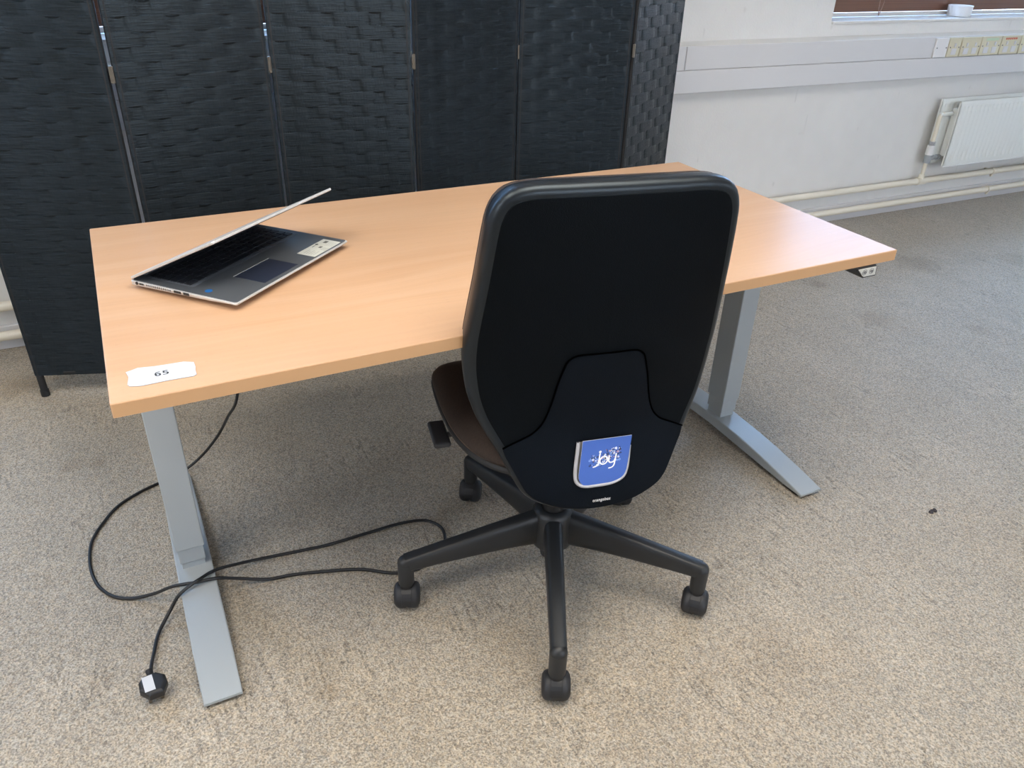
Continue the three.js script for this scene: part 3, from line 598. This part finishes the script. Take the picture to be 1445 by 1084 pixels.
  function seatGeo(profile, fill, dome) {
    const nn = seatLoop.length, rings = profile.map(([d, y]) => inset(seatLoop, -d).map((q) => [...q, y])), last = rings[rings.length - 1];
    for (let k = 1; k <= fill; k++) rings.push(last.map((q) => [lerp(q[0], 0, k / fill), lerp(q[1], clamp(q[1], -0.05, 0.03), k / fill), q[2] + dome * (1 - Math.pow(1 - k / fill, 2))]));
    return gridGeometry(nn, rings.length - 1, (i, j) => { const q = rings[j][i % nn]; return [q[0], q[2] - 0.012 * smooth(-0.12, -0.26, q[1]) * 0 - 0.016 * smooth(0.16, 0.26, -q[1]), q[1], q[0], q[1]]; }, false, true);
  }
  part('seat', seatGeo([[0.010, 0.459], [0.002, 0.461], [0.0, 0.469], [0.004, 0.480], [0.014, 0.490], [0.032, 0.497]], 8, 0.008), M.fabric, o, 'dark brown upholstered seat');
  part('seat_pan', seatGeo([[0.05, 0.430], [0.014, 0.440], [0.0, 0.448], [-0.001, 0.458], [0.010, 0.4605]], 2, 0), M.blackSoft, o);
  part('seat_underside', seatGeo([[0.05, 0.4305], [0.07, 0.428]], 3, -0.004), M.blackSoft, o);
  part('mechanism', [box(0.16, 0.055, 0.24, 0, 0.388, 0.0, 0.012), cyl(0.030, 0.036, 0.03, 0, 0.352, 0, 24)], M.blackSoft, o);
  part('gas_column', [cyl(0.0140, 0.0140, 0.13, 0, 0.318, 0, 20), cyl(0.0255, 0.0255, 0.19, 0, 0.175, 0, 24), cyl(0.021, 0.024, 0.012, 0, 0.076, 0, 24)], M.black, o);
  const lever = part('lever', [box(0.036, 0.014, 0.092, -0.246, 0.398, -0.060, 0.006), cyl(0.006, 0.006, 0.17, -0.15, 0.398, -0.055, 12, 'x')], std(new THREE.Color(0.035, 0.036, 0.040), 0.5), o);
  // five-star base
  const a0 = 0.4686 + PSI, R = 0.340;
  const base = part('hub', new THREE.LatheGeometry([[0.0262, 0.098], [0.036, 0.10], [0.047, 0.112], [0.050, 0.15], [0.046, 0.196], [0.036, 0.206], [0.0262, 0.207]].map((p) => new THREE.Vector2(...p)), 40), M.base, o);
  const legGeo = (() => {
    const ns = 26, nr = 24;
    const body = gridGeometry(nr, ns, (i, j) => {
      const s = j / ns, r = lerp(0.035, R + 0.002, s), top = lerp(0.200, 0.142, Math.pow(s, 1.05)), depth = lerp(0.088, 0.036, Math.pow(s, 0.8)), hw = lerp(0.0215, 0.0168, Math.pow(s, 0.8));
      const a = i / nr * 2 * Math.PI, ex = (t, p) => Math.sign(t) * Math.pow(Math.abs(t), p);
      return [ex(Math.cos(a), 0.55) * hw, top - depth / 2 + ex(Math.sin(a), 0.62) * depth / 2, r];
    }, true, true);
    const knuckle = new THREE.SphereGeometry(0.0178, 24, 14).scale(1, 1, 1).translate(0, 0.1245, R);
    const stub = cyl(0.0180, 0.0174, 0.058, 0, 0.0965, R, 24);
    const nose = cyl(0.0178, 0.0178, 0.012, 0, 0.1185, R, 24);
    return mergeGeometries([body, knuckle, stub, nose].map((g) => g.toNonIndexed()));
  })();
  // castor: two wheels with rounded shoulders under a hood, on a short stem
  const wheelProfile = [[0.0, 0.0], [0.015, 0.0003], [0.0216, 0.0014], [0.0225, 0.0026], [0.0262, 0.0046], [0.0285, 0.0080], [0.0295, 0.0120], [0.0297, 0.0160], [0.0297, 0.0262], [0.0, 0.0265]].map((p) => new THREE.Vector2(p[0], p[1]));
  const wheelGeo = (side) => { const g = new THREE.LatheGeometry(wheelProfile, 36); g.rotateZ(side > 0 ? Math.PI / 2 : -Math.PI / 2); g.translate(side * 0.0290, 0.0297, 0); return g; };
  const hoodGeo = (() => {
    const pts = []; for (let k = 0; k <= 14; k++) { const t = lerp(-0.25, Math.PI + 0.25, k / 14); pts.push([0.0318 * Math.cos(t), 0.0318 * Math.sin(t)]); }
    for (let k = 14; k >= 0; k--) { const t = lerp(-0.25, Math.PI + 0.25, k / 14); pts.push([0.0302 * Math.cos(t), 0.0302 * Math.sin(t)]); }
    const g = extrude(pts, 0.022, 0.0006).translate(0, 0, -0.011).rotateY(Math.PI / 2).translate(0, 0.0295, 0);
    return [g, cyl(0.0125, 0.0150, 0.030, 0, 0.073, 0, 20), cyl(0.008, 0.008, 0.05, 0, 0.0295, 0, 12, 'x'), box(0.004, 0.030, 0.020, 0, 0.047, 0, 0.001)];
  })();
  for (let k = 0; k < 5; k++) {
    const an = a0 + k * 2 * Math.PI / 5;
    const leg = part('leg', legGeo, M.base, o); leg.rotation.y = -an;
    const cst = part('castor', hoodGeo, M.black, leg); cst.position.set(0, 0, R); cst.rotation.y = an - PSI - 0.48 + [0, 0.08, -0.1, 0.1, -0.28][k];
    for (const s of [-1, 1]) { const w = part('wheel', wheelGeo(s), M.tyre, cst); }
  }
  // the blue card is a thing of its own, standing in the pocket
  const c = thing('greeting_card', 'blue card reading joy, standing in the pocket on the back of the chair', 'card', chairPos, PSI);
  const map = canvasTexture(1024, 1100, (x, w, h) => {
    x.fillStyle = '#3f63b4'; x.fillRect(0, 0, w, h);
    const dots = ['#16233f', '#e9eef6', '#23365e', '#c99a90', '#dfe6f2', '#10182c', '#7fa3e0'];
    let s = 77; const r = () => { s = (s * 1664525 + 1013904223) >>> 0; return s / 4294967296; };
    for (let k = 0; k < 190; k++) {
      const side = r() < 0.5, cx = side ? 190 + r() * 330 : 520 + r() * 320, cy = side ? 470 + (r() - 0.35) * 300 : 400 + (r() - 0.5) * 330, q = 5 + r() * 14;
      x.fillStyle = dots[k % dots.length];
      if (k % 3) { x.beginPath(); x.arc(cx, cy, q * 0.8, 0, 7); x.fill(); }
      else for (let p = 0; p < 5; p++) { x.beginPath(); x.arc(cx + Math.cos(p * 1.257) * q, cy + Math.sin(p * 1.257) * q, q * 0.6, 0, 7); x.fill(); }
    }
    x.strokeStyle = '#f2f5fa'; x.lineWidth = 30; x.lineCap = 'round'; x.lineJoin = 'round';
    x.beginPath(); x.moveTo(398, 345); x.lineTo(392, 560); x.quadraticCurveTo(385, 650, 290, 655); x.stroke();
    x.beginPath(); x.arc(398, 302, 12, 0, 7); x.stroke();
    x.beginPath(); x.ellipse(495, 520, 82, 92, 0, 0, 7); x.stroke();
    x.beginPath(); x.moveTo(600, 430); x.lineTo(604, 540); x.quadraticCurveTo(620, 610, 690, 590); x.quadraticCurveTo(730, 575, 735, 520); x.stroke();
    x.beginPath(); x.moveTo(748, 400); x.lineTo(735, 640); x.quadraticCurveTo(725, 730, 630, 728); x.stroke();
  });
  const cardHalf = 0.0475, cx = 0.0145;
  const g = [];
  const face = (dz, flip) => gridGeometry(6, 12, (i, j) => { const v = lerp(-0.1725, -0.0655, j / 12), w = cardHalf * (1 - 0.30 * Math.pow(clamp((-0.146 - v) / 0.0275, 0, 1), 2.2)); const uu = lerp(-w, w, i / 6); return [...on(uu + cx, v, dz + 0.004 * j / 12), (uu + cardHalf) / (2 * cardHalf), j / 12]; }, flip);
  part('front_leaf', face(0.0100, false), std('#ffffff', 0.45, { map }), c);
  part('rear_leaf', face(0.0088, false), M.white, c);
}

// ------------------------------------------------------------------ mains cable and plug
{
  const o = thing('power_cable', 'black mains cable looping over the carpet from under the desk to its plug', 'cable');
  const pts = [[-0.535, 0.655, -0.19], [-0.545, 0.56, -0.215], [-0.57, 0.33, -0.248], [-.593, .21, -.354], [-.625, .11, -.427], [-.667, .045, -.458], [-.709, .012, -.462], [-.757, .0045, -.441], [-.797, .0045, -.429], [-.847, .0045, -.407], [-.895, .0045, -.372], [-.93, .0045, -.32], [-.957, .0045, -.262], [-.966, .0045, -.205], [-.963, .0045, -.134], [-.948, .0045, -.077], [-.921, .0045, -.035], [-.889, .006, -.013], [-.843, .022, .012], [-.796, .052, .040], [-.75, .056, .053], [-.708, .053, .055], [-.666, .028, .047], [-.6, .0065, .056], [-.544, .0045, .064], [-.473, .0045, .085], [-.396, .0045, .114], [-.324, .0045, .161], [-.274, .0045, .169], [-.219, .0045, .146], [-.182, .0045, .11], [-.168, .0045, .07], [-.172, .0045, .041], [-.195, .0045, .012], [-.247, .0045, -.003], [-.341, .0045, -.004], [-.449, .0045, -.003], [-.504, .0045, -.009], [-.585, .007, -.017], [-.657, .024, -.005], [-.708, .053, .028], [-.743, .0645, .056], [-.768, .061, .066], [-.790, .052, .074], [-.811, .025, .079], [-.843, .007, .12], [-.858, .010, .179], [-.864, .026, .227], [-.8645, .030, .247]];
  part('cord', tube(pts, 0.0038, 420, 10), M.cable, o);
  // plug lying on its pins: shield-shaped body
  const plug = part('plug', extrude([[-0.0145, 0.024], [0.010, 0.024], [0.0245, 0.012], [0.0255, -0.006], [0.014, -0.0255], [-0.012, -0.0255], [-0.0255, -0.006], [-0.0245, 0.012]], 0.024, 0.0075, 5).rotateX(-Math.PI / 2), M.black, o);
  plug.position.set(-0.864, 0.021, 0.281); plug.rotation.set(0.10, 0.10, -0.06);
  part('strain_relief', [cyl(0.0052, 0.0075, 0.018, 0, 0.011, -0.030, 14, 'z'), cyl(0.0085, 0.0085, 0.004, 0, 0.011, -0.025, 14, 'z')], M.black, plug);
  part('sticker', box(0.019, 0.0004, 0.036, -0.0075, 0.0242, -0.0005, 0), std(new THREE.Color(0.58, 0.60, 0.63), 0.6), plug, 'white paper sticker');
  for (const [x, z, w, d] of [[-0.011, 0.012, 0.0063, 0.004], [0.011, 0.012, 0.0063, 0.004], [0, -0.010, 0.004, 0.008]]) part('pin', box(w, 0.018, d, x, -0.0085, z, 0.0006, 1), M.brass, plug);
}
{ // scrap of dark fluff on the open carpet
  const o = thing('fluff', 'tiny dark scrap of fluff lying alone on the carpet at the right', 'debris', [1.054, 0.002, 0.542]);
  const g = [];
  for (const [x, z, r] of [[-0.007, 0.002, 0.006], [0.001, -0.001, 0.005], [0.008, 0.003, 0.0055], [0.012, -0.002, 0.004]]) { const s = new THREE.IcosahedronGeometry(r, 2), p = s.attributes.position; for (let i = 0; i < p.count; i++) { const f = 0.8 + 0.4 * hash(Math.round(p.getX(i) * 9000), Math.round(p.getZ(i) * 9000), 5); p.setXYZ(i, p.getX(i) * f + x, p.getY(i) * f * 0.6, p.getZ(i) * f + z); } s.computeVertexNormals(); g.push(s); }
  part('lint', g, std(new THREE.Color(0.05, 0.045, 0.05), 1), o);
}

scene.traverse((o) => { if (o.isMesh) { o.castShadow = true; o.receiveShadow = true; } });
renderer.render(scene, camera);
